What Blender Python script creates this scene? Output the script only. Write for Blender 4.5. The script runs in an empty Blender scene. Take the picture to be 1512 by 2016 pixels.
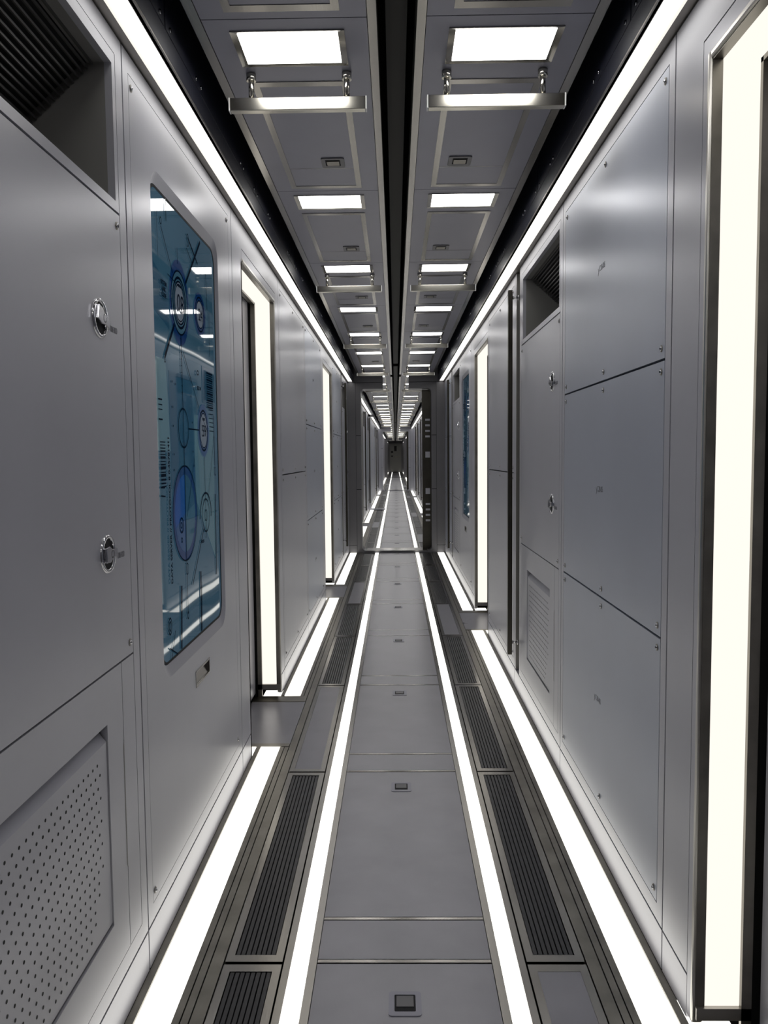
import bpy, bmesh, math, random
from mathutils import Matrix, Vector
random.seed(7)
SC = bpy.context.scene
COL = SC.collection

# ------------------------------------------------------------------ camera, world, exposure
right_ = Vector((0.99985399, 0.01431188, -0.00933646))
down_ = Vector((-0.00829879, -0.07092332, -0.99744725))
fwd_ = Vector((-0.01493752, 0.99737909, -0.0707942))
cd = bpy.data.cameras.new('camera')
cam = bpy.data.objects.new('camera', cd)
COL.objects.link(cam)
up_ = -down_
cam.matrix_world = Matrix(((right_.x, up_.x, -fwd_.x, -0.013),
                           (right_.y, up_.y, -fwd_.y, 0.0),
                           (right_.z, up_.z, -fwd_.z, 1.4),
                           (0, 0, 0, 1)))
cd.sensor_fit = 'HORIZONTAL'
cd.sensor_width = 36.0
cd.lens = 36.0 * 1568.0 / 1512.0
cd.clip_start = 0.02
cd.clip_end = 300
SC.camera = cam
world = bpy.data.worlds.new('world')
SC.world = world
world.use_nodes = True
world.node_tree.nodes['Background'].inputs[0].default_value = (0.5, 0.5, 0.6, 1)
world.node_tree.nodes['Background'].inputs[1].default_value = 0.0
vs = SC.view_settings
vs.view_transform = 'Standard'
vs.look = 'None'
vs.gamma = 1.0
vs.use_curve_mapping = False
vs.exposure = 0.85
E_CEIL, E_COVE, E_FLOOR, E_WALK, E_DOOR = 6.3, 1.3, 1.2, 1.4, .58
SC.cycles.max_bounces = 8
SC.cycles.diffuse_bounces = 4
SC.cycles.glossy_bounces = 6

# ------------------------------------------------------------------ measures (metres)
W = 0.695            # half width of the corridor
ZC = 2.55            # ceiling slabs
ZS = 2.445           # underside of the side coves
P = 1.335            # module length
B0 = 2.072           # wall joint
F0 = 2.108           # floor joint
C0 = 2.18            # ceiling joint
def b(k): return B0 + P * k
BULK = [b(7) + .02, b(22) + .02, b(36) + .02]
TH = 0.33
YEND = 66.0
YBACK = b(-3)

# ------------------------------------------------------------------ materials
def mat(name, color, rough=.4, metal=0., coat=0., spec=.5, noise=0., nscale=6., bump=0., bscale=200., stretch=None, tint=None, edge=0):
    m = bpy.data.materials.new(name)
    m.use_nodes = True
    nt = m.node_tree
    p = nt.nodes['Principled BSDF']
    p.inputs['Base Color'].default_value = (*color, 1)
    p.inputs['Roughness'].default_value = rough
    p.inputs['Metallic'].default_value = metal
    p.inputs['Specular IOR Level'].default_value = spec
    p.inputs['Coat Weight'].default_value = coat
    p.inputs['Coat Roughness'].default_value = .03
    if noise or bump:
        tc = nt.nodes.new('ShaderNodeTexCoord')
        mp = nt.nodes.new('ShaderNodeMapping')
        nt.links.new(tc.outputs['Object'], mp.inputs[0])
        if stretch: mp.inputs['Scale'].default_value = stretch
    if noise:
        n = nt.nodes.new('ShaderNodeTexNoise')
        n.inputs['Scale'].default_value = nscale
        n.inputs['Detail'].default_value = 6
        nt.links.new(mp.outputs[0], n.inputs[0])
        r = nt.nodes.new('ShaderNodeMapRange')
        r.inputs[1].default_value = .3; r.inputs[2].default_value = .7
        r.inputs[3].default_value = 1 - noise; r.inputs[4].default_value = 1 + noise
        nt.links.new(n.outputs[0], r.inputs[0])
        mx = nt.nodes.new('ShaderNodeMix'); mx.data_type = 'RGBA'; mx.blend_type = 'MULTIPLY'
        mx.inputs[0].default_value = 1
        mx.inputs[6].default_value = (*color, 1)
        nt.links.new(r.outputs[0], mx.inputs[7])
        nt.links.new(mx.outputs[2], p.inputs['Base Color'])
        r2 = nt.nodes.new('ShaderNodeMapRange')
        r2.inputs[1].default_value = .3; r2.inputs[2].default_value = .7
        r2.inputs[3].default_value = rough * (1 - noise); r2.inputs[4].default_value = rough * (1 + noise)
        nt.links.new(n.outputs[0], r2.inputs[0])
        nt.links.new(r2.outputs[0], p.inputs['Roughness'])
    if bump:
        n = nt.nodes.new('ShaderNodeTexNoise')
        n.inputs['Scale'].default_value = bscale
        n.inputs['Detail'].default_value = 2
        nt.links.new(mp.outputs[0], n.inputs[0])
        bp = nt.nodes.new('ShaderNodeBump')
        bp.inputs['Strength'].default_value = bump
        bp.inputs['Distance'].default_value = .01
        nt.links.new(n.outputs[0], bp.inputs['Height'])
        nt.links.new(bp.outputs[0], p.inputs['Normal'])
    return m
def glow(name, color, strength):
    m = bpy.data.materials.new(name)
    m.use_nodes = True
    nt = m.node_tree
    nt.nodes.remove(nt.nodes['Principled BSDF'])
    e = nt.nodes.new('ShaderNodeEmission')
    e.inputs[0].default_value = (*color, 1)
    e.inputs[1].default_value = strength
    nt.links.new(e.outputs[0], nt.nodes['Material Output'].inputs[0])
    return m
M = dict(
    wall=mat('grey_metallic_paint', (.44, .44, .485), .31, .22, noise=.04, nscale=2.5, bump=.012, bscale=350),
    wallb=mat('blue_grey_metallic_paint', (.405, .43, .505), .32, .22, noise=.04, nscale=2.5, bump=.012, bscale=350),
    floor=mat('grey_floor_paint', (.325, .32, .35), .30, .25, noise=.10, nscale=4, bump=.02, bscale=420),
    ceil=mat('grey_ceiling_paint', (.29, .288, .34), .36, .25, noise=.05, nscale=4, bump=.02, bscale=420),
    steel=mat('brushed_steel', (.37, .355, .33), .20, 1., noise=.09, nscale=7, bump=.010, bscale=120, stretch=(1, .08, 1)),
    steelv=mat('brushed_steel_upright', (.47, .45, .41), .20, 1., noise=.10, nscale=7, bump=.010, bscale=120, stretch=(1, 1, .08)),
    house=mat('soft_steel_housing', (.42, .40, .37), .34, .9, noise=.12, nscale=8),
    frame=mat('satin_steel_frame', (.58, .56, .52), .30, .9, noise=.08, nscale=6),
    dull=mat('dull_steel', (.27, .255, .225), .36, 1., noise=.2, nscale=10),
    chrome=mat('polished_chrome', (.52, .52, .54), .09, 1.),
    bulk=mat('dark_grey_paint', (.15, .147, .155), .4, .2, noise=.06, nscale=3),
    grate=mat('dark_grating', (.045, .045, .048), .38, .3),
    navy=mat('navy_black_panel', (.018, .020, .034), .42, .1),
    black=mat('black_void', (.004, .004, .004), .8),
    recess=mat('dark_recess_paint', (.22, .215, .205), .5, .1),
    slat=mat('louvre_metal', (.09, .088, .085), .45, .5),
    beam=mat('dark_brown_beam', (.010, .009, .007), .6),
    ink=mat('dark_print', (.02, .025, .04), .5),
    greyink=mat('grey_print', (.19, .19, .21), .5),
    bar=mat('bronze_dark_bar', (.05, .046, .038), .33, .8, noise=.15, nscale=8),
    handle=mat('satin_handle', (.55, .53, .47), .2, 1.),
    cap=mat('white_end_cap', (.8, .8, .78), .4),
    hole=mat('drilled_hole', (.006, .006, .008), .7),
    s_base=mat('screen_teal_glass', (.022, .060, .092), .35, coat=1., bump=.0),
    s_dark=mat('screen_dark_teal', (.010, .040, .070), .35, coat=1.),
    s_light=mat('screen_light_teal', (.045, .095, .120), .35, coat=1.),
    s_blue=mat('screen_blue', (.003, .034, .135), .35, coat=1.),
    s_blue2=mat('screen_deep_blue', (.002, .016, .062), .35, coat=1.),
    s_violet=mat('screen_violet', (.012, .038, .095), .35, coat=1.),
    s_grey=mat('screen_grey', (.075, .095, .12), .35, coat=1.),
    s_ink=mat('screen_ink', (.001, .003, .008), .35, coat=.15),
    l_ceil=glow('ceiling_lamp_glow', (1, .985, .96), E_CEIL),
    l_cove=glow('cove_lamp_glow', (1, .985, .95), E_COVE),
    l_floor=glow('floor_lamp_glow', (1, .975, .90), E_FLOOR),
    l_walk=glow('walkway_lamp_glow', (1, .98, .91), E_WALK),
    l_door=glow('doorway_lamp_glow', (1, .955, .87), E_DOOR),
)
# slightly wavy glass on the display sheet
for key in [k for k in M if k.startswith('s_')]:
    nt = M[key].node_tree
    tc = nt.nodes.new('ShaderNodeTexCoord'); n = nt.nodes.new('ShaderNodeTexNoise')
    n.inputs['Scale'].default_value = 2.2; n.inputs['Detail'].default_value = 0
    bp = nt.nodes.new('ShaderNodeBump'); bp.inputs['Strength'].default_value = .10; bp.inputs['Distance'].default_value = .01
    nt.links.new(tc.outputs['Object'], n.inputs[0]); nt.links.new(n.outputs[0], bp.inputs['Height'])
    pb = nt.nodes['Principled BSDF']
    nt.links.new(bp.outputs[0], pb.inputs['Coat Normal'])
    pb.inputs['Specular IOR Level'].default_value = 0.0
    pb.inputs['Coat IOR'].default_value = 1.33
    pb.inputs['Emission Color'].default_value = pb.inputs['Base Color'].default_value   # faint emission added in each sheet colour
    pb.inputs['Emission Strength'].default_value = .42

# ------------------------------------------------------------------ mesh helpers
class MB:
    def __init__(s): s.bm = bmesh.new(); s.mats = []
    def mi(s, m):
        if m is None: return 0
        if m not in s.mats: s.mats.append(m)
        return s.mats.index(m)
    def box(s, x0, x1, y0, y1, z0, z1, m=None):
        i = s.mi(m)
        v = [s.bm.verts.new(p) for p in ((x0, y0, z0), (x1, y0, z0), (x1, y1, z0), (x0, y1, z0), (x0, y0, z1), (x1, y0, z1), (x1, y1, z1), (x0, y1, z1))]
        for f in ((0, 3, 2, 1), (4, 5, 6, 7), (0, 1, 5, 4), (1, 2, 6, 5), (2, 3, 7, 6), (3, 0, 4, 7)):
            s.bm.faces.new([v[j] for j in f]).material_index = i
        return s
    def wb(s, d0, d1, u0, u1, z0, z1, m=None):          # wall frame: depth, along, height
        return s.box(min(-d0, -d1), max(-d0, -d1), u0, u1, z0, z1, m)
    def cyl(s, c, axis, r, h, n=20, r2=None, m=None, smooth=True):
        i = s.mi(m)
        z = Vector(axis).normalized()
        x = z.orthogonal().normalized(); y = z.cross(x)
        c = Vector(c); r2 = r if r2 is None else r2
        a = [s.bm.verts.new(c + r * (math.cos(t) * x + math.sin(t) * y)) for t in [2 * math.pi * j / n for j in range(n)]]
        e = [s.bm.verts.new(c + h * z + r2 * (math.cos(t) * x + math.sin(t) * y)) for t in [2 * math.pi * j / n for j in range(n)]]
        for j in range(n):
            f = s.bm.faces.new((a[j], a[(j + 1) % n], e[(j + 1) % n], e[j])); f.smooth = smooth; f.material_index = i
        s.bm.faces.new(a[::-1]).material_index = i
        s.bm.faces.new(e).material_index = i
        return s
    def lathe(s, c, axis, prof, n=32, m=None):            # closed profile of (radius, height)
        i = s.mi(m)
        z = Vector(axis).normalized(); x = z.orthogonal().normalized(); y = z.cross(x); c = Vector(c)
        rings = []
        for r, h in prof:
            rings.append([s.bm.verts.new(c + h * z + r * (math.cos(2 * math.pi * j / n) * x + math.sin(2 * math.pi * j / n) * y)) for j in range(n)])
        for q in range(len(rings)):
            A, Bq = rings[q], rings[(q + 1) % len(rings)]
            for j in range(n):
                f = s.bm.faces.new((A[j], A[(j + 1) % n], Bq[(j + 1) % n], Bq[j])); f.smooth = True; f.material_index = i
        return s
    def loops(s, A, Bl, m=None, smooth=False):            # bridge two equal loops of 3D points
        i = s.mi(m)
        a = [s.bm.verts.new(p) for p in A]; e = [s.bm.verts.new(p) for p in Bl]
        n = len(a)
        for j in range(n):
            f = s.bm.faces.new((a[j], a[(j + 1) % n], e[(j + 1) % n], e[j])); f.smooth = smooth; f.material_index = i
        return s
    def poly(s, pts, m=None):
        s.bm.faces.new([s.bm.verts.new(p) for p in pts]).material_index = s.mi(m); return s
    def prism(s, loops2d, to3d, t0, t1, m=None):          # filled outline (with holes) pushed through a thickness
        i = s.mi(m)
        if len(loops2d) == 1:
            fs = [s.bm.faces.new([s.bm.verts.new(to3d(p[0], p[1], t0)) for p in loops2d[0]])]
            fs[0].material_index = i
            off = Vector(to3d(0, 0, t1)) - Vector(to3d(0, 0, t0))
            ex = bmesh.ops.extrude_face_region(s.bm, geom=fs)
            bmesh.ops.translate(s.bm, vec=off, verts=[g for g in ex['geom'] if isinstance(g, bmesh.types.BMVert)])
            return s
        edges = []
        for lp in loops2d:
            v = [s.bm.verts.new(to3d(p[0], p[1], t0)) for p in lp]
            for j in range(len(v)): edges.append(s.bm.edges.new((v[j], v[(j + 1) % len(v)])))
        r = bmesh.ops.triangle_fill(s.bm, use_beauty=True, use_dissolve=False, edges=edges)
        fs = [f for f in r['geom'] if isinstance(f, bmesh.types.BMFace)]
        for f in fs: f.material_index = i
        off = Vector(to3d(0, 0, t1)) - Vector(to3d(0, 0, t0))
        ex = bmesh.ops.extrude_face_region(s.bm, geom=fs)
        bmesh.ops.translate(s.bm, vec=off, verts=[g for g in ex['geom'] if isinstance(g, bmesh.types.BMVert)])
        return s
    def build(s, name, m, parent=None, bevel=0, loc=(0, 0, 0), recalc=True):
        if recalc: bmesh.ops.recalc_face_normals(s.bm, faces=s.bm.faces)
        me = bpy.data.meshes.new(name); s.bm.to_mesh(me); s.bm.free()
        if m is not None: me.materials.append(m)
        else:
            for q in s.mats: me.materials.append(q)
        o = bpy.data.objects.new(name, me); COL.objects.link(o)
        o.location = loc
        if parent: o.parent = parent
        if bevel:
            bv = o.modifiers.new('bevel', 'BEVEL'); bv.width = bevel; bv.segments = 2; bv.limit_method = 'ANGLE'; bv.angle_limit = .6
        return o
def tag(o, label=None, cat=None, group=None, kind=None):
    for k_, v_ in (('label', label), ('category', cat), ('group', group), ('kind', kind)):
        if v_: o[k_] = v_
    return o
def empty(name, loc=(0, 0, 0), rz=0):
    o = bpy.data.objects.new(name, None); COL.objects.link(o)
    o.empty_display_size = .1; o.location = loc; o.rotation_euler = (0, 0, rz)
    return o
def kids(o):
    return [c for c in KIDS.get(o.name, [])]
KIDS = {}
def index_kids():
    KIDS.clear()
    for o in COL.objects:
        if o.parent: KIDS.setdefault(o.parent.name, []).append(o)
def copy_tree(o, parent=None, skip=()):
    c = o.copy(); COL.objects.link(c); c.parent = parent
    for ch in kids(o):
        if ch.name.split('.')[0] not in skip: copy_tree(ch, c, skip)
    return c
def rrect(u0, u1, z0, z1, r, n=7):
    pts = []
    for cx, cz, a0 in ((u1 - r, z1 - r, 0), (u0 + r, z1 - r, 90), (u0 + r, z0 + r, 180), (u1 - r, z0 + r, 270)):
        for j in range(n + 1):
            a = math.radians(a0 + 90 * j / n); pts.append((cx + r * math.cos(a), cz + r * math.sin(a)))
    return pts
ORD = ['', 'first', 'second', 'third', 'fourth', 'fifth', 'sixth', 'seventh', 'eighth', 'ninth', 'tenth', 'eleventh', 'twelfth', 'thirteenth', 'fourteenth', 'fifteenth', 'sixteenth', 'seventeenth']
def where(k):                                              # the module's place in words
    if k < 0: return 'nearest the camera'
    for s0, s1, t in ((0, 7, 'before the first bulkhead'), (7, 22, 'past the first bulkhead'), (22, 36, 'past the second bulkhead'), (36, 60, 'past the third bulkhead')):
        if s0 <= k < s1: return t
def nth(k):
    for s0, s1 in ((0, 7), (7, 22), (22, 36), (36, 60)):
        if s0 <= k < s1: return ORD[k - s0 + 1] + ' '
    return ''
SIDE = {-1: 'left', 1: 'right'}
def wplace(o, s, k):                                       # stand a wall unit on its side of the corridor
    o.location = (s * W, b(k) if s < 0 else b(k + 1), 0)
    o.rotation_euler = (0, 0, 0 if s < 0 else math.pi)
    return o

# ------------------------------------------------------------------ structure: shell
def struct(name, mb, m, kind='structure', label=None, bevel=0, parent=None):
    return tag(mb.build(name, m, parent, bevel), label, None, None, kind)
struct('floor', MB().box(-1.25, 1.25, YBACK - .3, YEND + .5, -.16, -.10), M['black'], label='dark subfloor below the corridor plates')
struct('wall_left', MB().box(-1.25, -1.19, YBACK - .3, YEND + .5, -.10, 3.0), M['black'], label='dark outer wall behind the left panels')
struct('wall_right', MB().box(1.19, 1.25, YBACK - .3, YEND + .5, -.10, 3.0), M['black'], label='dark outer wall behind the right panels')
struct('ceiling', MB().box(-1.25, 1.25, YBACK - .3, YEND + .5, 3.0, 3.06), M['black'], label='black void above the ceiling slabs')
struct('wall_back', MB().box(-.69, .69, YBACK - .2, YBACK, -.1, 3.0), M['bulk'], label='grey bulkhead behind the camera')
for s in (-1, 1):                                          # plain wall alongside the camera, outside the picture
    x0, x1 = sorted((s * W, s * (W + .06)))
    struct('wall_' + SIDE[s] + '_rear', MB().box(x0, x1, YBACK, b(-1) - .004 if s < 0 else .55, .0, 2.44), M['wall'], label='plain grey wall alongside the camera')
SECT = [(YBACK, BULK[0]), (BULK[0] + TH, BULK[1]), (BULK[1] + TH, BULK[2]), (BULK[2] + TH, YEND)]
DOORS = {-1: {1: (3.626, 4.56), 4: (7.61, 8.60), 10: (b(10) + .2, b(10) + 1.14), 19: (b(19) + .2, b(19) + 1.14), 27: (b(27) + .2, b(27) + 1.14)},
         1: {-1: (.85, 1.835), 3: (6.13, 7.10), 8: (b(8) + .2, b(8) + 1.14), 12: (b(12) + .2, b(12) + 1.14), 18: (b(18) + .2, b(18) + 1.14), 25: (b(25) + .2, b(25) + 1.14)}}

# steel rails that run along the floor and ceiling
tn = 0
SW = ['before the first bulkhead', 'past the first bulkhead', 'past the second bulkhead', 'past the third bulkhead']
for si, (y0, y1) in enumerate(SECT):
    for s in (-1, 1):
        def X(a, c): return (min(s * a, s * c), max(s * a, s * c))
        tn += 1
        mb = MB()
        mb.box(*X(.2425, .2645), y0, y1, -.03, 0); mb.box(*X(.3135, .3335), y0, y1, -.03, 0)
        struct('trim_%d' % tn, mb, M['steel'], label='steel rails beside the %s walkway light, %s' % (SIDE[s], SW[si]))
        tn += 1
        mb = MB()
        # rails between grilles and outer light, interrupted by the door aprons
        cuts = sorted((f - .81, f + .01) for n_, f in DOORS[s].values() if y0 < f < y1)
        yy = y0
        spans = []
        for c0, c1 in cuts:
            if c0 > yy: spans.append((yy, c0))
            yy = c1
        spans.append((yy, y1))
        for a, e in spans:
            mb.box(*X(.5025, .5365), a, e, -.03, 0); mb.box(*X(.540, .559), a, e, -.03, 0); mb.box(*X(.5625, .5815), a, e, -.03, 0)
            mb.box(*X(.6745, .6945), a, e, -.03, .004)
        for c0, c1 in cuts: mb.box(*X(.5025, .5365), c0, c1, -.03, 0)
        struct('trim_%d' % tn, mb, M['dull'], label='steel rails beside the %s wall light, %s' % (SIDE[s], SW[si]))
        # ceiling edge trims
        tn += 1
        mb = MB(); mb.box(*X(.518, .545), y0, y1, ZC - .004, ZC + .05); mb.box(*X(.053, .077), y0, y1, ZC - .004, ZC + .10)
        struct('trim_%d' % tn, mb, M['steel'], label='steel edge trims of the %s ceiling slabs, %s' % (SIDE[s], SW[si]))
        tn += 1
        mb = MB()
        mb.box(*X(.5995, .615), y0, y1, ZS, 3.0, M['navy'])
        for k in range(-3, 48):
            yj = 2.125 + P * k
            if not (y0 + .1 < yj < y1 - .1): continue
            mb.box(*X(.5975, .5995), yj + .006, min(yj + P - .006, y1), ZS + .06, 2.78, M['navy'])
            if k < 9:
                for dy, dz in ((-.045, 2.52), (.045, 2.52), (.32, 2.523), (.38, 2.523), (1.0, 2.523), (1.06, 2.523)):
                    if yj + dy < y1: mb.cyl((s * .5975, yj + dy, dz), (-s, 0, 0), .007, .004, 10, .005, M['chrome'])
        tag(mb.build('trim_%d' % tn, None), 'bolted navy side panels above the %s cove light, %s' % (SIDE[s], SW[si]), kind='structure')
    tn += 1
    struct('trim_%d' % tn, MB().box(-.032, .032, y0, y1, 2.70, 2.76), M['beam'], label='dark beam inside the ceiling slot, ' + SW[si])

# ------------------------------------------------------------------ linear lights
for si, (y0, y1) in enumerate(SECT):
    for s in (-1, 1):
        def X(a, c): return (min(s * a, s * c), max(s * a, s * c))
        # ceiling cove: steel housing with a long diffuser
        pieces = [(y0, y1)]
        if si == 1 and s < 0: pieces = [(y0, 20.35), (20.65, y1)]
        for pi_, (a, e) in enumerate(pieces):
            r = empty('cove_light', (s * .645, a, ZS))
            lab = 'long white cove light atop the %s wall, %s' % (SIDE[s], SW[si])
            if len(pieces) > 1: lab += (', near half', ', far half')[pi_]
            tag(r, lab, 'light strip', 'cove lights along the wall tops')
            mb = MB()
            xs = lambda p, q: tuple(sorted((s * (p - .645), s * (q - .645))))
            L = e - a
            mb.box(*xs(.600, .617), 0, L, 0, .05); mb.box(*xs(.672, .72), 0, L, 0, .05)
            mb.box(*xs(.617, .672), 0, L, .035, .05)
            mb.box(*xs(.600, .604), 0, L, -.006, 0)
            mb.build('housing', M['house'], r)
            MB().box(*xs(.6175, .6715), 0, L, .012, .033).build('diffuser', M['l_cove'], r)
        # walkway light
        cutsy = [y0, 2.10, y1] if si == 0 else [y0, y1]
        for q in range(len(cutsy) - 1):
            a, e = cutsy[q], cutsy[q + 1]
            r = empty('walkway_light', (s * .289, a, 0))
            lab = 'thin white light line %s of the walkway, %s' % (SIDE[s], SW[si])
            if si == 0: lab = 'thin white light line %s of the walkway, ' % SIDE[s] + ('short nearest piece' if q == 0 else 'running up to the first bulkhead')
            tag(r, lab, 'light strip', 'walkway light lines')
            xs = lambda p, q_: tuple(sorted((s * (p - .289), s * (q_ - .289))))
            MB().box(*xs(.265, .313), 0, e - a - .004, -.02, -.0015).build('diffuser', M['l_walk'], r)
            MB().box(*xs(.265, .313), 0, e - a, -.04, -.021).build('tray', M['dull'], r)
        # outer floor light, L-shaped at every doorway
        cuts = sorted((f - .805, f + .012) for n_, f in DOORS[s].values() if y0 < f < y1)
        spans, yy, st = [], y0, False
        for c0, c1 in cuts: spans.append((yy, c0, st, True)); yy, st = c1, True
        spans.append((yy, y1, st, False))
        spans = [q for q in spans if q[1] - q[0] > .05]
        for q, (a, e, l0, l1) in enumerate(spans):
            r = empty('floor_edge_light', (s * .627, a, 0))
            tag(r, 'white light strip at foot of %s wall, %s, %s in line' % (SIDE[s], SW[si], ORD[q + 1]), 'light strip', 'floor lights along the walls')
            xs = lambda p, q_: tuple(sorted((s * (p - .627), s * (q_ - .627))))
            mb = MB(); L = e - a
            mb.box(*xs(.583, .6735), 0, L, -.02, -.0015)
            if l0: mb.box(*xs(.674, .80), 0, .115, -.02, -.0015)
            if l1: mb.box(*xs(.674, .80), L - .115, L, -.02, -.0015)
            mb.build('diffuser', M['l_floor'], r)
            mb = MB(); mb.box(*xs(.583, .6735), 0, L, -.04, -.021)
            mb.build('tray', M['dull'], r)

# ------------------------------------------------------------------ doorways
dn = 0
def doorway(s, k, n_, f):
    global dn
    dn += 1
    o = empty('door_%d' % dn, (s * W, n_ if s < 0 else f, 0), 0)
    tag(o, 'recessed doorway with a glowing surround in the %s wall, %s' % (SIDE[s], ('nearest' if k < 0 else nth(k).strip() + ' bay ' + where(k))), kind='structure')
    y0, y1 = n_, f
    def B(mb, d0, d1, ya, yb, z0, z1, m=None):
        a, c = sorted((s * d0, s * d1)); return mb.box(a, c, ya - o.location.y, yb - o.location.y, z0, z1, m)
    zt = 2.268
    # flat wall around the opening up to the module joints
    mb = MB()
    bs, be = b(k) + .004, b(k + 1) - .004
    B(mb, 0, .02, bs, y0, .12, 2.44)
    B(mb, 0, .02, y1 + .055, be, .12, 2.44)
    B(mb, 0, .02, y0, y1 + .055, zt + .062, 2.44)
    B(mb, .0, .02, y1 + .055, be, .006, .113)
    if k >= 0: B(mb, 0, .02, bs, y0, .006, .113)
    mb.build('wall_plate', M['wall'], o)
    mb = MB()
    B(mb, -.0005, .0, y1 + .018, y1 + .050, .045, zt + .056)
    B(mb, -.0005, .0, y0, y1 + .018, zt + .018, zt + .056)
    B(mb, 0, .02, y1 + .018, y1 + .052, .02, zt + .058)
    B(mb, 0, .02, y0, y1 + .018, zt + .018, zt + .058)
    mb.build('surround_plate', M['wall'], o)
    # chrome rounded outer frame
    mb = MB()
    B(mb, -.006, .02, y1, y1 + .017, .03, zt + .017)
    B(mb, -.006, .02, y0, y1, zt, zt + .017)
    mb.build('outer_frame', M['frame'], o, bevel=.005)
    mb = MB()
    B(mb, .02, .028, y1, y1 + .03, .045, zt)          # inner steel lips
    B(mb, .0, .022, y1 - .003, y1, .045, zt)
    B(mb, .0, .022, y0, y1, zt - .003, zt)
    B(mb, .106, .13, y1 - .012, y1, .0, zt)
    B(mb, .106, .13, y0, y1, zt - .012, zt)
    B(mb, 0.0, .13, y0 - .02, y0, .0, zt)
    mb.build('steel_reveal', M['dull'], o)
    mb = MB(); B(mb, .0, .13, y1 - .012, y1 + .03, .045, .075)
    mb.build('sill_strip', M['house'], o)
    mb = MB()
    B(mb, .022, .105, y1 - .002, y1 + .02, .076, zt - .002)
    B(mb, .022, .105, y0, y1 - .002, zt - .002, zt + .015)
    dl = mb.build('glowing_reveal', M['l_door'], o)
    mb = MB()
    B(mb, .142, .165, y0 + .004, y1 - .03, .03, zt - .004)
    lf = mb.build('door_leaf', M['wall'], o)
    mb = MB()
    B(mb, .166, .20, y0 - .05, y1 + .15, .0, 2.4); B(mb, .13, .2, y1, y1 + .05, .0, 2.4); B(mb, .13, .2, y0 - .05, y0, .0, 2.4)
    mb.build('door_gasket', M['black'], o)  # black boxes stand in for the dark gap around the leaf
    # apron plate on the floor
    x0, x1 = .540 - W, .150
    mb = MB()
    B(mb, x0, x1, y1 - .76, y1 - .10, -.02, -.002)
    ap = mb.build('apron_plate', M['floor'], o)
    mb = MB()
    B(mb, x0, x1, y1 - .80, y1 - .762, -.02, 0); B(mb, x0, x1, y1 - .098, y1 + .008, -.02, 0)
    B(mb, x0 , x1, y1 - .803, y1 + .01, -.05, -.021)
    if y0 < y1 - .925: B(mb, 0, x1, y0, y1 - .925, -.02, 0)
    mb.build('apron_frame', M['dull'], o)
for s in (-1, 1):
    for k, (n_, f) in DOORS[s].items(): doorway(s, k, n_, f)

# ------------------------------------------------------------------ wall units (built for the left wall, turned for the right)
def screw(parent, u, z, d=0.):
    mb = MB()
    mb.cyl((-d, u, z), (1, 0, 0), .0095, .0015, 14, m=M['dull'])
    mb.cyl((-d + .0015, u, z), (1, 0, 0), .0075, .003, 14, .004, m=M['chrome'])
    mb.cyl((-d + .0045, u, z), (1, 0, 0), .0025, .0004, 8, m=M['hole'])
    return mb.build('screw', None, parent)
def to_wall(u, z, t): return (-t, u, z)
def frame_ring(parent, u0, u1, z0, z1, hole, backing=True):
    mb = MB()
    mb.prism([[(u0, z0), (u1, z0), (u1, z1), (u0, z1)], [(hole[0], hole[2]), (hole[1], hole[2]), (hole[1], hole[3]), (hole[0], hole[3])]], to_wall, 0, .02)
    mb.build('surround', M['wall'], parent)
    if backing:
        MB().wb(.024, .030, u0, u1, z0, z1).build('backing', M['black'], parent)
def kick(parent):
    MB().wb(.0, .02, .004, P - .004, .006, .113).build('kick_plate', M['wall'], parent)
def text(parent, body, u, z, size, m, d=-.0004, rot=0., ext=.0002, align='LEFT', name='lettering', sx=1.):
    c = bpy.data.curves.new(name, 'FONT'); c.body = body; c.size = size; c.extrude = ext; c.align_x = align; c.offset = .0006 if name == 'printed_text' and size < .03 else 0.0
    c.materials.append(m)
    tmp = bpy.data.objects.new('tmp', c); COL.objects.link(tmp)
    me = bpy.data.meshes.new_from_object(tmp); me.name = name
    bpy.data.objects.remove(tmp)
    o = bpy.data.objects.new(name, me); COL.objects.link(o); o.parent = parent
    # local wall frame: text faces +x (towards the corridor), reads along +u
    base = Matrix(((0, 0, 1, 0), (1, 0, 0, 0), (0, 1, 0, 0), (0, 0, 0, 1)))
    o.matrix_local = Matrix.Translation((-d, u, z)) @ base @ Matrix.Rotation(rot, 4, 'Z') @ Matrix.Diagonal((sx, 1, 1, 1))
    return o
H0, H1, Z0, Z1 = .046, 1.289, .165, 2.39
def panel_unit(splits, marks=()):
    r = empty('wall_panel_unit')
    frame_ring(r, .004, P - .004, .12, 2.44, (H0, H1, Z0, Z1))
    zz = [Z0] + list(splits) + [Z1]
    for i in range(len(zz) - 1):
        a, e = zz[i] + (.0035 if i else .003), zz[i + 1] - (.0035 if i < len(zz) - 2 else .003)
        p = MB().wb(0, .018, H0 + .004, H1 - .004, a, e).build('plate', M['wallb'] if len(splits) > 1 else M['wall'], r)
        for u in (H0 + .03, (H0 + H1) / 2, H1 - .03):
            for z in ([a + .027, e - .027]):
                if i == 0 and z < .3 and u > 1e9: continue
                screw(p, u, z)
    for (u, z, s_) in marks:
        text(r, '\u203a', u - .02, z - .012, .055, M['greyink'], name='printed_mark')
        text(r, s_, u, z, .027, M['greyink'], name='printed_mark')
    kick(r)
    return r
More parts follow.
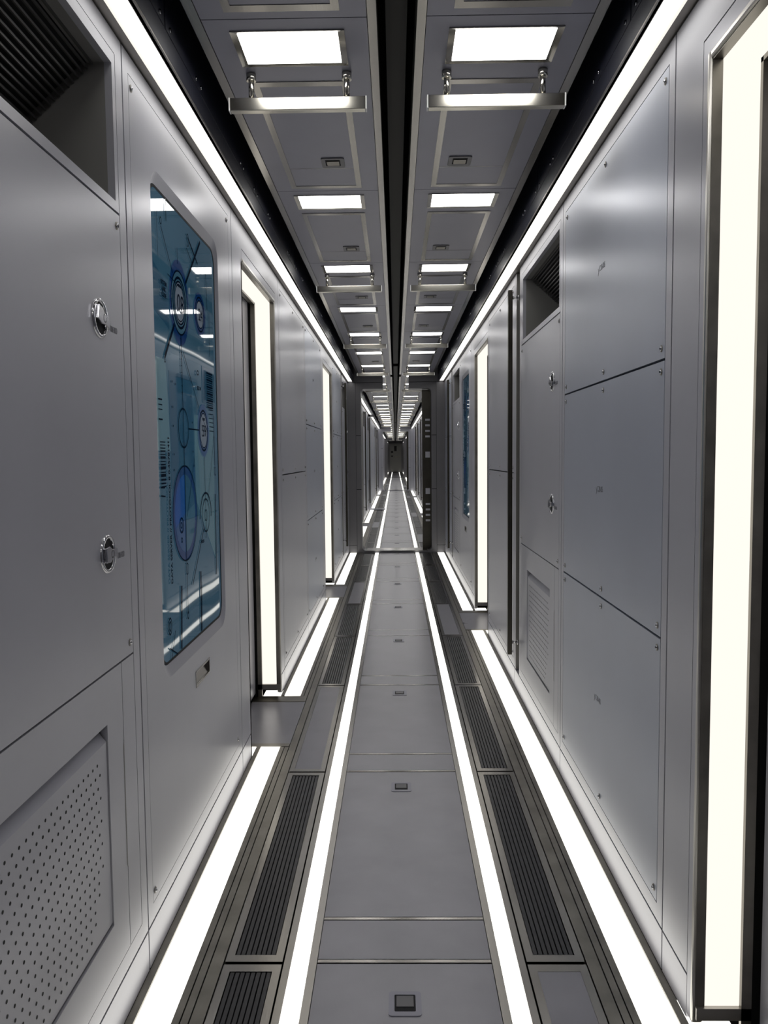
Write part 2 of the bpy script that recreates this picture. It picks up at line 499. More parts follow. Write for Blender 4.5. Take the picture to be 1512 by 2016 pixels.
def twist_latch(parent, u, z, tilt):
    l = MB()
    l.lathe((0, u, z), (1, 0, 0), [(.046, -.004), (.046, .0025), (.043, .005), (.0385, .005), (.036, .002), (.036, -.004)], 36)
    ring = l.build('latch', M['chrome'], parent)
    dish = MB(); dish.cyl((.0001, u, z), (1, 0, 0), .0365, .0008, 30); dish.build('dish', M['hole'], ring)
    g = MB()
    ca, sa = math.cos(tilt), math.sin(tilt)
    def rot(a, c): return (u + a * ca - c * sa, z + a * sa + c * ca)
    A = [rot(-.036, .017), rot(-.012, .019), rot(.010, .009), rot(.036, .012), rot(.038, -.010), rot(.012, -.010), rot(-.010, -.020), rot(-.034, -.018)]
    g.prism([A], to_wall, -.012, -.002)
    g.build('toggle', M['chrome'], ring, bevel=.002)
    g = MB(); g.lathe((.009, u + .004 * ca, z), (1, 0, 0), [(.011, 0), (.011, .003), (.007, .003), (.007, 0)], 20)
    g.build('hub', M['chrome'], ring)
    return ring
def locker():
    r = empty('service_locker')
    a, e = .235, 1.285
    frame_ring(r, .18, P - .004, .12, 2.44, (a, e, Z0, Z1), backing=False)
    MB().wb(.024, .030, .18, P - .004, .12, 2.00).build('backing', M['black'], r)
    # post and dark channel on the near side
    mb = MB(); mb.wb(0, .02, .004, .045, .12, 2.44); mb.build('side_post', M['wall'], r)
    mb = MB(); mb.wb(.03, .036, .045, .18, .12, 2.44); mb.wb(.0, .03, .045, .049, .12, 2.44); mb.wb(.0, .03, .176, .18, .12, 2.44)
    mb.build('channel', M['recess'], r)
    # vent recess
    v = MB()
    hu0, hu1, hz0, hz1 = a + .045, e - .025, 2.03, 2.358
    v.prism([[(a + .0035, 2.006), (e - .0035, 2.006), (e - .0035, Z1 - .002), (a + .0035, Z1 - .002)], [(hu0, hz0), (hu1, hz0), (hu1, hz1), (hu0, hz1)]], to_wall, 0, .018)
    vf = v.build('vent_surround', M['wall'], r)
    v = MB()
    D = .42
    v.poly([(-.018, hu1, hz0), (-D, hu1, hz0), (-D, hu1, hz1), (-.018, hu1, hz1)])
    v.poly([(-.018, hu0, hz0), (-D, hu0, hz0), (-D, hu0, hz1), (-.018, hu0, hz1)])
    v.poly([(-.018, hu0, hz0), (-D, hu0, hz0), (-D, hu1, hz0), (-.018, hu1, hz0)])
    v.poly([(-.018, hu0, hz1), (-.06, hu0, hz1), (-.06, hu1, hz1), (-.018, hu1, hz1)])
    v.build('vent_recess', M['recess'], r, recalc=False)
    v = MB()
    n = 31
    for i in range(n):                                       # slanted louvre blades on a 45 degree bank
        t = i / (n - 1)
        d = .046 + (.40 - .046) * t; z = 2.354 - (2.354 - 2.035) * t
        c = Vector((-d, 0, z))
        w_, h_ = .0042, .0045
        v.box(c.x - w_ / 2, c.x + w_ / 2, hu0 + .003, hu1 - .003, c.z - .002, c.z + h_)
    vl = v.build('louvre_blades', M['slat'], r)
    v = MB()
    v.poly([(-.07, hu0, 2.36), (-.07, hu1, 2.36), (-.435, hu1, 2.035), (-.435, hu0, 2.035)])
    v.build('vent_shaft', M['black'], r, recalc=False)
    # door with two twist latches
    dr = MB().wb(0, .018, a + .0035, e - .0035, .9, 2.0).build('door', M['wall'], r)
    for z, tl, nm in ((1.723, -.35, ''), (1.174, .0, '')):
        twist_latch(dr, 1.123, z, tl)
        text(dr, '\u25b7', 1.170, z - .022, .036, M['greyink'], name='printed_mark', sx=.5)
        text(dr, 'TURN HOLD', 1.188, z - .020, .021, M['greyink'], name='printed_mark', sx=.42)
    for u in (a + .025, e - .025):
        for z in (.93, 1.97): screw(dr, u, z)
    # lower perforated part
    pz0, pz1, pu0, pu1 = .284, .775, .447, 1.085
    du = 1.192
    lo = MB()
    lo.prism([[(a + .0035, Z0 + .002), (du - .002, Z0 + .002), (du - .002, .895), (a + .0035, .895)], [(pu0, pz0), (pu1, pz0), (pu1, pz1), (pu0, pz1)]], to_wall, 0, .018)
    lw = lo.build('lower_panel', M['wall'], r)
    MB().wb(0, .018, du + .0015, e - .0035, Z0 + .002, .895).build('side_strip', M['wall'], r)
    sl = MB(); sl.prism([[(du - .006, .385), (du - .0005, .372), (du - .0005, .70), (du - .006, .685)]], to_wall, -.0006, .002)
    sl.build('finger_slot', M['recess'], lw)
    pf = MB()                                                # inner sheet leans inwards at its top edge
    top, bot = .020, .003
    zk = pz1 - .040
    pf.poly([(-bot, pu0 + .003, pz0 + .008), (-bot, pu1 - .003, pz0 + .008), (-bot, pu1 - .003, zk), (-bot, pu0 + .003, zk)], M['wall'])
    pf.poly([(-bot, pu0 + .003, zk), (-bot, pu1 - .003, zk), (-.026, pu1 - .003, pz1 - .010), (-.026, pu0 + .003, pz1 - .010)], M['wall'])
    pf.poly([(-.0, pu0, pz1), (-.0, pu1, pz1), (-.034, pu1, pz1 - .004), (-.034, pu0, pz1 - .004)], M['recess'])
    pf.poly([(-.036, pu0, pz0), (-.036, pu1, pz0), (-.036, pu1, pz1), (-.036, pu0, pz1)], M['black'])
    sheet = pf.build('vent_sheet', None, lw, recalc=False)
    hm = MB()
    pitch = .027
    rows = 15
    for i in range(rows):
        z = .700 - i * pitch
        n0 = 0
        u = 1.022 + (.0135 if i % 2 else 0)
        if i > rows - 6: u -= (i - (rows - 6)) * pitch * .5 - (.0135 if False else 0)
        while u > pu0 + .05:
            d = bot
            hm.cyl((-d + .0002, u, z), (1, 0, 0), 0.0037, .0003, 8, smooth=False)
            u -= pitch
    tag(hm.build('perforations', M['hole'], sheet), kind='stuff')
    kick(r)
    return r
def grab_bar():
    r = empty('grab_bar')
    MB().wb(-.063, -.038, -.015, .015, .235, 2.325).build('bar', M['bar'], r, bevel=.002)
    for z in (.305, 2.285):
        m_ = MB(); m_.cyl((0, 0, z), (1, 0, 0), .0055, .040, 12); m_.cyl((0, 0, z), (1, 0, 0), .014, .008, 16); m_.cyl((.028, 0, z), (1, 0, 0), .010, .009, 14)
        m_.build('standoff', M['chrome'], r)
    return r

# --- display unit
GD = .012
def G(u, z): return (.9816 * u - .038, 1.4 + (z - 1.4) * .9816)
def display():
    r = empty('data_display')
    frame_ring(r, .004, P - .004, .12, 2.44, (H0, H1 - .02, Z0, Z1))
    O = rrect(.212, 1.06, .74, 2.222, .075); I = rrect(.226, 1.046, .775, 2.19, .06)
    a, e = H0 + .002, H1 - .022
    mb = MB()
    pull = (.572, .765, .622, .672)
    mb.prism([[(a, Z0 + .002), (e, Z0 + .002), (e, Z1 - .002), (a, Z1 - .002)], O, [(pull[0], pull[2]), (pull[1], pull[2]), (pull[1], pull[3]), (pull[0], pull[3])]], to_wall, 0, .018)
    pl = mb.build('front_plate', M['wall'], r)
    for u, z in ((.068, .193), (.068, 2.36), (e - .026, .197), (e - .026, 2.363)): screw(pl, u, z)
    mb = MB(); mb.loops([(0, u, z) for u, z in O], [(-GD, u, z) for u, z in I]); mb.build('bevelled_rim', M['wall'], r, recalc=False)
    g = MB()
    g.prism([rrect(.220, 1.050, .768, 2.197, .062)], to_wall, GD, GD + .008)
    gl = g.build('glass_sheet', M['s_base'], r)
    MB().prism([rrect(.2265, 1.0455, .7755, 2.1895, .060), rrect(.236, 1.036, .783, 2.182, .054)], to_wall, GD - .0012, GD).build('gasket', M['hole'], gl)
    # finger pull
    mb = MB()
    u0, u1, z0, z1 = pull
    mb.prism([[(u0 - .003, z0 - .003), (u1 + .003, z0 - .003), (u1 + .003, z1 + .003), (u0 - .003, z1 + .003)], [(u0 + .004, z0 + .004), (u1 - .004, z0 + .004), (u1 - .004, z1 - .004), (u0 + .004, z1 - .004)]], to_wall, -.0015, .01)
    fp = mb.build('finger_pull', M['steel'], r)
    mb = MB(); mb.poly([(-.003, u0, z0 + .003), (-.003, u1, z0 + .003), (-.017, u1, z1), (-.017, u0, z1)], M['steel']); mb.poly([(-.018, u0, z0), (-.018, u1, z0), (-.018, u1, z1), (-.018, u0, z1)], M['hole'])
    mb.build('pull_dish', None, fp, recalc=False)
    # printed graphics
    T = [GD - .0006]
    def lay(): T[0] -= .00012; return T[0]
    def quad(name, pts, m):
        t = lay(); q = MB(); q.poly([(-t, *G(u, z)) for u, z in pts]); return q.build(name, m, gl, recalc=False)
    def band(mb, c, rx, rz, th, t, n=56, a0=0, a1=360):
        th *= 1.45
        cu, cz = G(*c)
        i = 0
        for j in range(n):
            p, q_ = math.radians(a0 + (a1 - a0) * j / n), math.radians(a0 + (a1 - a0) * (j + 1) / n)
            ks = []
            for rr_, a_ in ((1, p), (1, q_), (1 - th / rz, q_), (1 - th / rz, p)):
                ks.append((-t, cu + rx * rr_ * math.cos(a_), cz + rz * rr_ * math.sin(a_)))
            mb.poly(ks)
    def line(mb, p, q_, w_, t):
        a_, c_ = Vector(G(*p)), Vector(G(*q_)); n_ = (c_ - a_).normalized(); n_ = Vector((-n_.y, n_.x)) * w_ * .75
        mb.poly([(-t, *(a_ + n_)), (-t, *(c_ + n_)), (-t, *(c_ - n_)), (-t, *(a_ - n_))])
    def disc(mb, c, rx, rz, t, n=40, a0=0, a1=360, hub=True):
        cu, cz = G(*c)
        for j in range(n):
            p, q_ = math.radians(a0 + (a1 - a0) * j / n), math.radians(a0 + (a1 - a0) * (j + 1) / n)
            mb.poly([(-t, cu, cz), (-t, cu + rx * math.cos(p), cz + rz * math.sin(p)), (-t, cu + rx * math.cos(q_), cz + rz * math.sin(q_))])
    quad('printed_field', [(.43, 1.672), (.71, 1.672), (.73, 1.30), (.43, 1.30)], M['s_dark'])
    quad('printed_field', [(.285, 1.70), (.40, 1.70), (.43, 1.42), (.285, 1.42)], M['s_light'])
    quad('printed_field', [(.73, 1.55), (1.02, 1.55), (1.02, 1.0), (.73, 1.25)], M['s_light'])
    quad('printed_field', [(.86, 1.735), (1.03, 1.735), (1.03, 1.60), (.86, 1.60)], M['s_dark'])
    quad('printed_field', [(.29, 1.98), (.45, 1.93), (.45, 1.80), (.29, 1.84)], M['s_dark'])
    def shape(name, m, fn):
        t = lay(); q = MB(); fn(q, t); return q.build(name, m, gl, recalc=False)
    big = (.582, 1.213)
    shape('blue_dial', M['s_blue2'], lambda q, t: disc(q, big, .150, .155, t))
    shape('blue_dial', M['s_blue'], lambda q, t: disc(q, big, .124, .127, t, a0=90, a1=198))
    shape('blue_dial', M['s_dark'], lambda q, t: disc(q, big, .124, .127, t, a0=12, a1=90))
    shape('blue_dial', M['s_violet'], lambda q, t: disc(q, big, .124, .127, t, a0=198, a1=270))
    shape('blue_dial', M['s_base'], lambda q, t: disc(q, big, .124, .127, t, a0=270, a1=372))
    shape('gauge_face', M['s_blue2'], lambda q, t: disc(q, (.575, 1.905), .115, .135, t))
    shape('gauge_face', M['s_base'], lambda q, t: disc(q, (.575, 1.905), .095, .100, t))
    shape('gauge_face', M['s_grey'], lambda q, t: disc(q, (.575, 1.905), .055, .065, t))
    shape('gauge_face', M['s_blue2'], lambda q, t: disc(q, (.848, 1.915), .082, .076, t))
    shape('gauge_face', M['s_grey'], lambda q, t: disc(q, (.848, 1.915), .050, .048, t))
    shape('gauge_face', M['s_violet'], lambda q, t: disc(q, (.860, 1.497), .084, .094, t))
    shape('gauge_face', M['s_grey'], lambda q, t: disc(q, (.860, 1.497), .050, .062, t))
    def inks(q, t):
        band(q, big, .152, .158, .0035, t)
        for rx, rz, th in ((.099, .103, .004), (.082, .083, .006), (.068, .070, .004), (.058, .06, .003)): band(q, (.575, 1.905), rx, rz, th, t)
        for rx, rz, th in ((.066, .062, .004), (.052, .050, .003)): band(q, (.848, 1.915), rx, rz, th, t)
        for rx, rz, th in ((.066, .075, .005), (.054, .064, .003)): band(q, (.860, 1.497), rx, rz, th, t)
        band(q, (.583, 1.497), .065, .066, .004, t)
        band(q, (.865, 1.185), .055, .062, .004, t); band(q, (.865, 1.185), .020, .022, .003, t)
        band(q, (.866, 1.19), .085, .080, .005, t, a0=-10, a1=190)
        band(q, (.528, 1.177), .024, .026, .004, t); band(q, (.528, 1.177), .010, .011, .003, t); band(q, (.528, 1.128), .008, .009, .003, t)
        band(q, (.362, .876), .020, .028, .004, t); band(q, (.362, .876), .012, .017, .004, t)
        band(q, (.382, 2.115), .010, .012, .003, t); band(q, (.387, 1.70), .008, .010, .003, t)
        band(q, (.585, 1.025), .014, .020, .003, t); band(q, (.578, .868), .010, .014, .004, t)
        band(q, (1.028, 1.345), .010, .018, .004, t); band(q, (.70, 2.14), .014, .022, .003, t)
        for p_, c_, w_ in (((.382, 2.10), (.500, 1.985), .003), ((.875, 2.18), (.655, 1.985), .008), ((.504, 1.825), (.389, 1.71), .009),
                           ((.580, 1.80), (.583, 1.37), .004), ((.583, 1.37), (.578, 1.055), .0045), ((.578, 1.055), (.578, .872), .003),
                           ((.603, 1.75), (.80, 1.575), .003), ((.648, 1.497), (.795, 1.497), .003), ((.860, 1.40), (.866, 1.10), .003),
                           ((.831, 1.143), (.649, .96), .004), ((.765, .99), (.755, .775), .010), ((.780, .95), (.770, .775), .003), ((.507, .98), (.487, .775), .010),
                           ((1.021, 1.256), (1.013, .942), .007), ((1.028, 1.56), (1.028, 1.368), .004), ((.70, 2.15), (.83, 2.09), .006), ((.68, 2.11), (.76, 2.07), .003),
                           ((.340, 2.15), (.345, 2.00), .002), ((.44, 2.20), (.442, 2.13), .004), ((.56, 2.08), (.565, 2.03), .003), ((.95, 2.10), (.96, 1.95), .004),
                           ((.99, 1.95), (.985, 1.78), .003), ((.35, .81), (.44, .77), .003), ((.37, .77), (.42, .85), .003), ((.44, 1.97), (.62, 1.955), .002),
                           ((.72, 1.40), (.60, 1.20), .002), ((.80, 1.57), (.93, 1.49), .002), ((1.03, 1.49), (.90, 1.23), .002)):
            line(q, p_, c_, w_, t)
        zz = 1.575
        for h_, g_ in ((.003, .016), (.002, .014), (.002, .03), (.003, .06)): line(q, (.305, zz), (.345, zz), h_, t); zz -= g_
        zz = 1.447
        for h_ in (.002, .002, .002, .003, .002, .005, .002, .003, .006, .002, .006, .004, .003, .003):
            line(q, (.312, zz), (.365, zz), h_, t); zz -= h_ + .0072
        line(q, (.306, 1.31), (.350, 1.308), .003, t); line(q, (.306, 1.285), (.352, 1.281), .003, t)
        zz = 1.715
        for j in range(16): line(q, (.925, zz), (1.022, zz), .0022 + .0022 * ((j * 7) % 3 == 0), t); zz -= .0085
        for j in range(6): line(q, (.955, zz), (1.022, zz), .002, t); zz -= .016
        for j in range(9): line(q, (.572, 1.79 - j * .022), (.586, 1.79 - j * .022), .002, t)
        for uu, zz in ((.46, 1.64), (.50, 1.635), (.69, 1.61), (.46, 1.56), (.46, 1.50), (.70, 1.52), (.46, 1.41), (.70, 1.42), (.71, 1.37), (.46, 1.36)):
            disc(q, (uu, zz), .004, .004, t, 8)
    shape('printed_lines', M['s_ink'], inks)
    td = GD - .0044
    def gt(s_, u, z, size, rot=0., al='CENTER'):
        uu, zz_ = G(u, z); text(gl, s_, uu, zz_, size, M['s_ink'], d=td, rot=rot, align=al, name='printed_text')
    gt('DATA SERVER // PROTOCOL 8 0.45781411', .402, 1.004, .0245, math.pi / 2, 'LEFT')
    gt('08', .578, 1.875, .080); gt('24', .850, 1.892, .060); gt('59', .862, 1.475, .060)
    gt('OUTPUT', .575, 1.955, .012); gt('LEVEL', .862, 1.535, .012)
    gt('SYSTEM\nLINK\nCODE', .39, 1.925, .018)
    gt('0', .80, 1.70, .040, math.pi / 2); gt('SEC 04', .80, 1.64, .018); gt('NODE', .80, 1.09, .014)
    kick(r)
    return r

# prototypes
protoA = panel_unit((.9025, 1.645), ((.60, 2.025, 'C.B-05'), (.60, 1.268, 'C.B-05'), (.60, .525, 'C.B-05')))
protoB = panel_unit((1.288,))
protoL = locker()
protoD = display()
protoG = grab_bar()
index_kids()
kinds = {-1: {-1: 'L', 0: 'D', 2: 'B', 3: 'A', 5: 'A', 6: 'L'}, 1: {0: 'A', 1: 'L', 2: 'B', 4: 'D', 5: 'L', 6: 'A'}}
cyc = 'LABALBAAL'
for s in (-1, 1):
    for k in range(7, 22):
        if k not in DOORS[s]: kinds[s][k] = cyc[(k * 2 + (s > 0)) % len(cyc)]
PR = {'A': protoA, 'B': protoB, 'L': protoL, 'D': protoD}
used = set()
LAB = {'A': 'grey wall unit of three screwed plates', 'B': 'grey wall unit of two tall plates', 'L': 'grey locker with louvred vent and latched door', 'D': 'grey wall unit with blue data display'}
CAT = {'A': 'wall panel', 'B': 'wall panel', 'L': 'locker', 'D': 'display'}
GRP = {'A': 'three-plate wall units', 'B': 'two-plate wall units', 'L': 'service lockers', 'D': 'data displays'}
for s in (-1, 1):
    for k, t in sorted(kinds[s].items()):
        if t not in used: o = PR[t]; used.add(t)
        else:
            skip = () if k < 7 else ('screw', 'printed_mark', 'printed_text', 'perforations', 'latch')
            o = copy_tree(PR[t], None, skip)
        wplace(o, s, k)
        lab = LAB[t] + ', %s wall, ' % SIDE[s] + ('nearest the camera' if k < 0 else '%s bay %s' % (ORD[(k if k < 7 else k - 7) + 1], ('before' if k < 7 else 'past') + ' first bulkhead'))
        tag(o, lab, CAT[t], GRP[t])
        if t == 'L' and k >= 0:
            g = protoG if 'G' not in used else copy_tree(protoG); used.add('G')
            g.location = (s * (W - .0), b(k) + .145 if s < 0 else b(k + 1) - .145, 0)
            g.rotation_euler = (0, 0, 0 if s < 0 else math.pi)
            tag(g, 'tall dark grab bar on the %s wall, ' % SIDE[s] + '%s bay %s' % (ORD[(k if k < 7 else k - 7) + 1], ('before' if k < 7 else 'past') + ' first bulkhead'), 'grab bar', 'upright grab bars')

# far wall bays: a few pixels each
def far_unit():
    mb = MB(); mb.wb(0, .02, .004, P - .004, .12, 2.44); mb.wb(0, .02, .004, P - .004, .006, .113)
    mb.wb(-.001, 0, .05, 1.285, .17, 1.28); mb.wb(-.001, 0, .05, 1.285, 1.29, 2.38)
    return mb.build('wall_panel_unit', M['wall'])
farp = far_unit(); first = True
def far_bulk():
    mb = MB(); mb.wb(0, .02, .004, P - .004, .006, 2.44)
    return mb.build('wall_panel_unit', M['bulk'])  # dimness of the last section is put into this dark paint
fard = far_bulk(); firstd = True
for s in (-1, 1):
    for k in range(22, 48):
        if k in DOORS[s]: continue
        if k < 36: o = farp if first else farp.copy(); isnew = not first; first = False
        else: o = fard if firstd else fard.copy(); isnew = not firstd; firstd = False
        if isnew: COL.objects.link(o)
        wplace(o, s, k)
        tag(o, 'distant %s wall bay on the %s, %s %s' % ('grey' if k < 36 else 'unlit dark', SIDE[s], nth(k).strip(), where(k)), 'wall panel', 'distant wall bays')

# ------------------------------------------------------------------ floor plates, grilles
def latch_plate(parent, y, z=0, up=1, w_=.042):
    """rounded flush latch: plate with a dark well and a flap"""
    mb = MB()
    mb.prism([rrect(-w_, w_, -.046, .046, .010, 4), rrect(-.027, .027, -.030, .033, .003, 2)], lambda a, c, t: (a, y + c, z + t * up), 0, .0022)
    o = mb.build('latch', M['ceil'], parent)
    mb = MB(); mb.box(-.028, .028, y - .031, y + .034, *sorted((z + .0003 * up, z + .0008 * up))); mb.build('well', M['hole'], o)
    mb = MB(); mb.box(-.022, .022, y - .012, y + .028, *sorted((z + .0008 * up, z + .0024 * up))); mb.build('flap', M['bulk'], o)
    return o
def deck_long():
    r = empty('deck_plate')
    MB().box(-.2405, .2405, .222, P - .004, -.02, 0).build('plate', M['floor'], r)
    latch_plate(r, P - .165)
    return r
def deck_short():
    r = empty('deck_plate')
    MB().box(-.2405, .2405, .018, .202, -.02, 0).build('plate', M['floor'], r)
    mb = MB(); mb.box(-.2405, .2405, .002, .014, -.02, .0005); mb.build('edge_strip', M['steel'], r)
    mb = MB(); mb.box(-.2405, .2405, .206, .218, -.02, .0005); mb.build('edge_strip', M['steel'], r)
    return r
GX0, GX1 = .3385, .4985
def grille():
    r = empty('floor_grille')
    w_ = (GX1 - GX0) / 2
    mb = MB(); y0, y1 = .006, P - .006
    mb.prism([[(-w_, y0), (w_, y0), (w_, y1), (-w_, y1)], [(-w_ + .022, y0 + .03), (w_ - .022, y0 + .03), (w_ - .022, y1 - .03), (-w_ + .022, y1 - .03)]], lambda a, c, t: (a, c, t), -.03, 0)
    mb.build('frame', M['steel'], r)
    mb = MB(); n = 8
    g0, g1 = -w_ + .023, w_ - .023
    pw = (g1 - g0) / n
    for i in range(n):
        x = g0 + i * pw
        mb.box(x + .0018, x + pw - .0018, y0 + .031, y1 - .031, -.02, -.002)
    mb.build('grating_bars', M['grate'], r)
    MB().box(g0, g1, y0 + .03, y1 - .03, -.03, -.021).build('grating_tray', M['hole'], r)
    return r
def infill():
    r = empty('infill_plate')
    w_ = (GX1 - GX0) / 2; y0, y1 = .006, P - .006
    mb = MB()
    mb.prism([[(-w_, y0), (w_, y0), (w_, y1), (-w_, y1)], [(-w_ + .022, y0 + .03), (w_ - .022, y0 + .03), (w_ - .022, y1 - .03), (-w_ + .022, y1 - .03)]], lambda a, c, t: (a, c, t), -.03, 0)
    mb.build('frame', M['steel'], r)
    MB().box(-w_ + .0225, w_ - .0225, y0 + .0305, y1 - .0305, -.02, -.0005).build('plate', M['floor'], r)
    return r
pl_, ps_, pg_, pi_ = deck_long(), deck_short(), grille(), infill()
index_kids()
usedf = set()
def inst(proto, key, skip=()):
    if key not in usedf: usedf.add(key); return proto
    return copy_tree(proto, None, skip)
def in_bulk(y, L=.0):
    return any(B_ - .02 < y < B_ + TH + .02 for B_ in BULK)
fdeep = lambda k: ('latch',) if k > 24 else ()
struct('floor_rear', MB().box(-.69, .69, YBACK, F0 - P - .004, -.03, 0), M['floor'], label='plain grey floor below the camera')
for k in range(-1, 47):
    y = F0 + P * k
    o = inst(pl_, 'l', fdeep(k)); o.location = (0, y, 0)
    tag(o, 'long grey walkway plate with latch, %s' % ('at the bottom edge' if k < 0 else '%s %s' % (nth(k).strip(), where(k))), 'floor plate', 'long walkway plates')
    o = inst(ps_, 's'); o.location = (0, y, 0)
    tag(o, 'short grey walkway plate, %s' % ('at the bottom edge' if k < 0 else '%s %s' % (nth(k).strip(), where(k))), 'floor plate', 'short walkway plates')
    for s in (-1, 1):
        if y + P > YEND: continue
        solid = k in DOORS[s]
        o = inst(pi_ if solid else pg_, 'i' if solid else 'g')
        o.location = (s * (GX0 + GX1) / 2, y, 0)
        lab = ('solid grey infill plate' if solid else 'dark ribbed floor grille') + ', %s of the walkway, ' % SIDE[s] + ('at the bottom edge' if k < 0 else '%s %s' % (nth(k).strip(), where(k)))
        tag(o, lab, 'floor plate' if solid else 'floor grille', 'solid floor infills' if solid else 'floor grilles')

# ------------------------------------------------------------------ ceiling
# local frame: x measured from the slab centre at .298, y from the module joint
CXM = .298
def slab(L):
    mb = MB(); mb.box(-.219, .219, .002, L - .002, 0, .03)
    return mb.build('ceiling_slab', M['ceil'])
def ceil_light():
    r = empty('ceiling_light')
    O = [(-.156, .056), (.156, .056), (.156, .252), (-.156, .252)]; I = [(-.137, .070), (.137, .070), (.137, .238), (-.137, .238)]
    mb = MB(); mb.loops([(x, y, -.0035) for x, y in O], [(x, y, -.0005) for x, y in I]); mb.loops([(x, y, -.0035) for x, y in O], [(x, y, 0) for x, y in O])
    mb.build('frame', M['steel'], r)
    MB().box(-.137, .137, .070, .238, -.0015, -.0002).build('diffuser', M['l_ceil'], r)
    return r
def hatch(y0, y1):
    r = empty('ceiling_hatch')
    mb = MB()
    to = lambda a, c, t: (a, c, t)
    mb.prism([[(-.150, y0), (.150, y0), (.150, y1), (-.150, y1)], [(-.128, y0 + .03), (.128, y0 + .03), (.128, y1 - .03), (-.128, y1 - .03)]], to, -.0025, -.0002)
    mb.build('frame', M['steel'], r)
    MB().box(-.127, .127, y0 + .033, y1 - .235, -.0015, -.0002).build('panel', M['ceil'], r)
    MB().box(-.127, .127, y1 - .231, y1 - .033, -.0015, -.0002).build('panel', M['ceil'], r)
    MB().box(-.127, .127, y1 - .2345, y1 - .2315, -.002, -.0002).build('joint_strip', M['steel'], r)
    l = empty_latch = MB()
    yl = y1 - .30
    l.prism([rrect(-.045, .045, yl - .050, yl + .050, .010, 4), rrect(-.029, .029, yl - .036, yl + .028, .003, 2)], to, -.0055, -.0015)
    lo = l.build('latch', M['bulk'], r); lo.location.x = .050
    MB().box(-.030, .030, yl - .037, yl + .029, -.0022, -.0016).build('well', M['hole'], lo)
    MB().box(-.024, .024, yl - .016, yl + .027, -.0052, -.0023).build('flap', M['dull'], lo)
    return r
def hang_handle():
    r = empty('grab_rail')
    mb = MB(); mb.box(-.204, .204, -.013, .013, -.112, -.074)
    mb.build('bar', M['handle'], r, bevel=.002)
    for x in (-.2075, .204): MB().box(x, x + .0035, -.013, .013, -.112, -.074).build('end_cap', M['cap'], r)
    for x in (-.140, .148):
        mb = MB(); mb.cyl((x, 0, -.076), (0, 0, 1), .0085, .078, 18); mb.cyl((x, 0, -.022), (0, 0, 1), .0145, .0215, 20)
        mb.build('post', M['handle'], r)
    return r
sE, sO = slab(1.37), slab(1.30)
cl, hE, hO, hh = ceil_light(), hatch(.353, 1.330), hatch(.316, 1.262), hang_handle()
index_kids()
usedf.clear()
def cjoint(k):
    return C0 + 2 * P * (k // 2) + (1.37 if k % 2 else 0)
for k in range(-4, 48):
    y = cjoint(k)
    far = k >= 22
    for s in (-1, 1):
        if y > YEND - 1.5: continue
        if k < -3: continue
        ev = k % 2 == 0
        wtxt = '%s of the slot, ' % SIDE[s] + ('nearest the camera' if k < 0 else '%s %s' % (nth(k).strip(), where(k)))
        if k < -1: wtxt = '%s of the slot, %s overhead behind the camera' % (SIDE[s], ORD[-k - 1])
        o = inst(sE if ev else sO, 'sE' if ev else 'sO')
        o.location = (s * CXM, y, ZC)
        tag(o, 'plain grey ceiling slab, ' + wtxt, 'ceiling panel', 'ceiling slabs')
        if not ev:   # second joint just past the lamp is a thin dark groove in the slab
            pass
        if k < 41:
            o = inst(cl, 'cl'); o.location = (s * CXM, y, ZC)
            tag(o, 'bright square-edged white ceiling lamp, ' + wtxt, 'ceiling light', 'ceiling lamps')
        if not far and k >= -1:
            o = inst(hE if ev else hO, 'hE' if ev else 'hO', () if k < 12 else ('well', 'flap'))
            o.location = (s * CXM, y, ZC)
            if s > 0:
                for c_ in [q for q in COL.objects if q.parent == o and q.name.startswith('latch')]: c_.location.x = -.050
            tag(o, 'grey ceiling hatch with a flush latch, ' + wtxt, 'hatch', 'ceiling hatches')
        if ev and 0 <= k < 41:
            o = inst(hh, 'hh'); o.location = (s * CXM, y + .300, ZC)
            if s > 0: o.rotation_euler = (0, 0, math.pi)
            tag(o, 'hanging steel handle bar, ' + wtxt, 'handle bar', 'hanging ceiling handles')

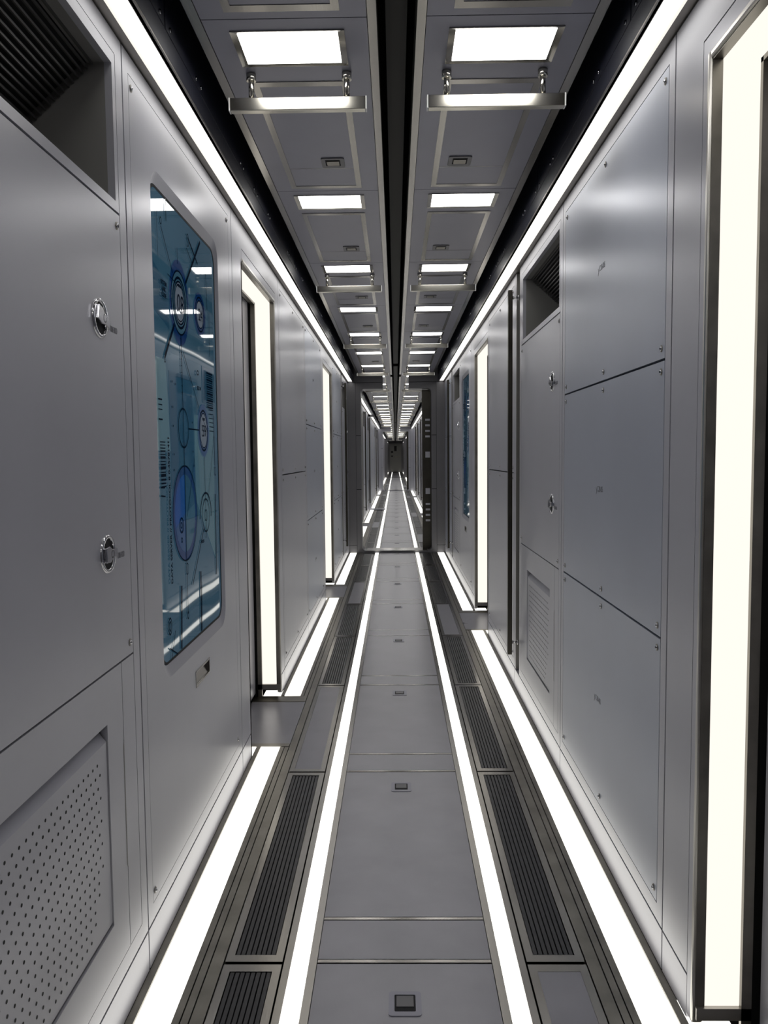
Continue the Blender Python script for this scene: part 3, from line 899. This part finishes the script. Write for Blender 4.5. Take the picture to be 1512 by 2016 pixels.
# ------------------------------------------------------------------ bulkheads
for bi, yb in enumerate(BULK):
    o = tag(empty('wall_bulkhead_%d' % (bi + 1), (0, yb, 0)), 'dark grey bulkhead with a rounded walk-through opening, %s from the camera' % ORD[bi + 1], kind='structure')
    m = M['bulk'] if bi != 1 else M['wall']
    to = lambda a, c, t: (a, t, c)
    r_ = .055
    def arc(cx, cz, a0, a1, n=6): return [(cx + r_ * math.cos(math.radians(a0 + (a1 - a0) * j / n)), cz + r_ * math.sin(math.radians(a0 + (a1 - a0) * j / n))) for j in range(n + 1)]
    xo, zb, ztp = .503, .028, 2.348
    Pn = [(-.574, 0), (.574, 0), (.574, 2.436), (.185, 2.436), (.185, ztp)] + arc(xo - r_, ztp - r_, 90, 0) + arc(xo - r_, zb + r_, 0, -90) + arc(-xo + r_, zb + r_, -90, -180) + arc(-xo + r_, ztp - r_, 180, 90) + [(-.185, ztp), (-.185, 2.436), (-.574, 2.436)]
    MB().prism([Pn], to, 0, TH).build('portal', m, o)
    mb = MB()
    for s in (-1, 1):
        mb.box(*sorted((s * .578, s * .694)), 0, TH, .108, 2.436)
        mb.box(*sorted((s * .578, s * .694)), 0, TH, 0, .103)
        mb.box(*sorted((s * .185, s * .694)), 0, TH, 2.442, 2.9)
    mb.build('side_plates', m, o)
    mb = MB()
    mb.box(-.694, .694, .02, TH - .02, 0.0, .02)
    for s in (-1, 1):
        mb.box(*sorted((s * .57, s * .60)), .01, TH - .01, 0.02, 2.44)
        for z in (1.687, .916): mb.box(*sorted((s * .504, s * .574)), -.0008, 0, z - .004, z + .004)
    mb.build('grooves', M['black'], o)
    mb = MB(); mb.box(-.44, .44, -.006, TH + .006, .028, .031)
    mb.build('threshold', M['steel'], o)
    # slabs carrying the ceiling through the bulkhead
    for s in (-1, 1):
        struct('ceiling_infill', MB().box(*sorted((s * .078, s * .185)), yb - .25, yb + TH + .2, ZC + .001, ZC + .02), M['ceil'], label='narrow ceiling infill above the bulkhead opening')
    # sliding door leaf parked in the right jamb
    if bi == 2: continue
    d = MB().box(-.055 if bi == 0 else .0, .072, 0, .03, 0.002, 2.31).build('sliding_door', M['bar'], o, loc=(.43, .16, .03))
    for z, h_ in () if bi else ((1.91, .028), (1.83, .028), (1.75, .028), (1.67, .028), (1.407, .085), (.878, .085), (.69, .028), (.61, .028), (.53, .028), (.45, .028)):
        MB().box(-.008, .058, -.0015, 0, z - .03 - h_ / 2, z - .03 + h_ / 2).build('slot_plate', M['s_grey'] if False else M['wall'], d)
# extra half rib beyond the first bulkhead, left side only
rb = empty('half_rib', (-.692, 20.5, 0))
tag(rb, 'grey half rib with a raised floor bar on the left, between first and second bulkheads', 'rib')
mb = MB(); mb.box(0, .41, -.12, .12, .004, .035); mb.build('floor_bar', M['wall'], rb)
mb = MB(); mb.box(0, .05, -.12, .12, .035, 2.44); mb.build('upright', M['wall'], rb)
mb = MB(); mb.box(0, .15, -.12, .12, 2.39, 2.442); mb.build('header', M['bulk'], rb)

# ------------------------------------------------------------------ end wall and its door
struct('wall_front', MB().box(-1.2, 1.2, YEND, YEND + .3, -.1, 3.0), M['bulk'], label='dark grey end wall of the corridor')
de = tag(empty('door_end', (0, YEND, 0)), 'closed grey door at the far end of the corridor', kind='structure')
MB().box(-.46, .46, -.06, 0, .03, 2.35).build('door_leaf', M['recess'], de)
mb = MB(); mb.box(-.54, -.47, -.10, 0, 0, 2.44); mb.box(.47, .54, -.10, 0, 0, 2.44); mb.box(-.54, .54, -.10, 0, 2.36, 2.44); mb.build('door_frame', M['bulk'], de)
MB().box(-.11, .09, -.065, -.06, 1.75, 2.17).build('dark_window', M['hole'], de)
MB().box(-.38, -.20, -.068, -.06, 1.62, 1.74).build('keypad', M['hole'], de)
MB().box(-.38, -.20, -.068, -.06, 1.30, 1.38).build('keypad', M['hole'], de)
MB().box(-.06, .40, -.068, -.06, 1.24, 1.29).build('push_bar', M['dull'], de)
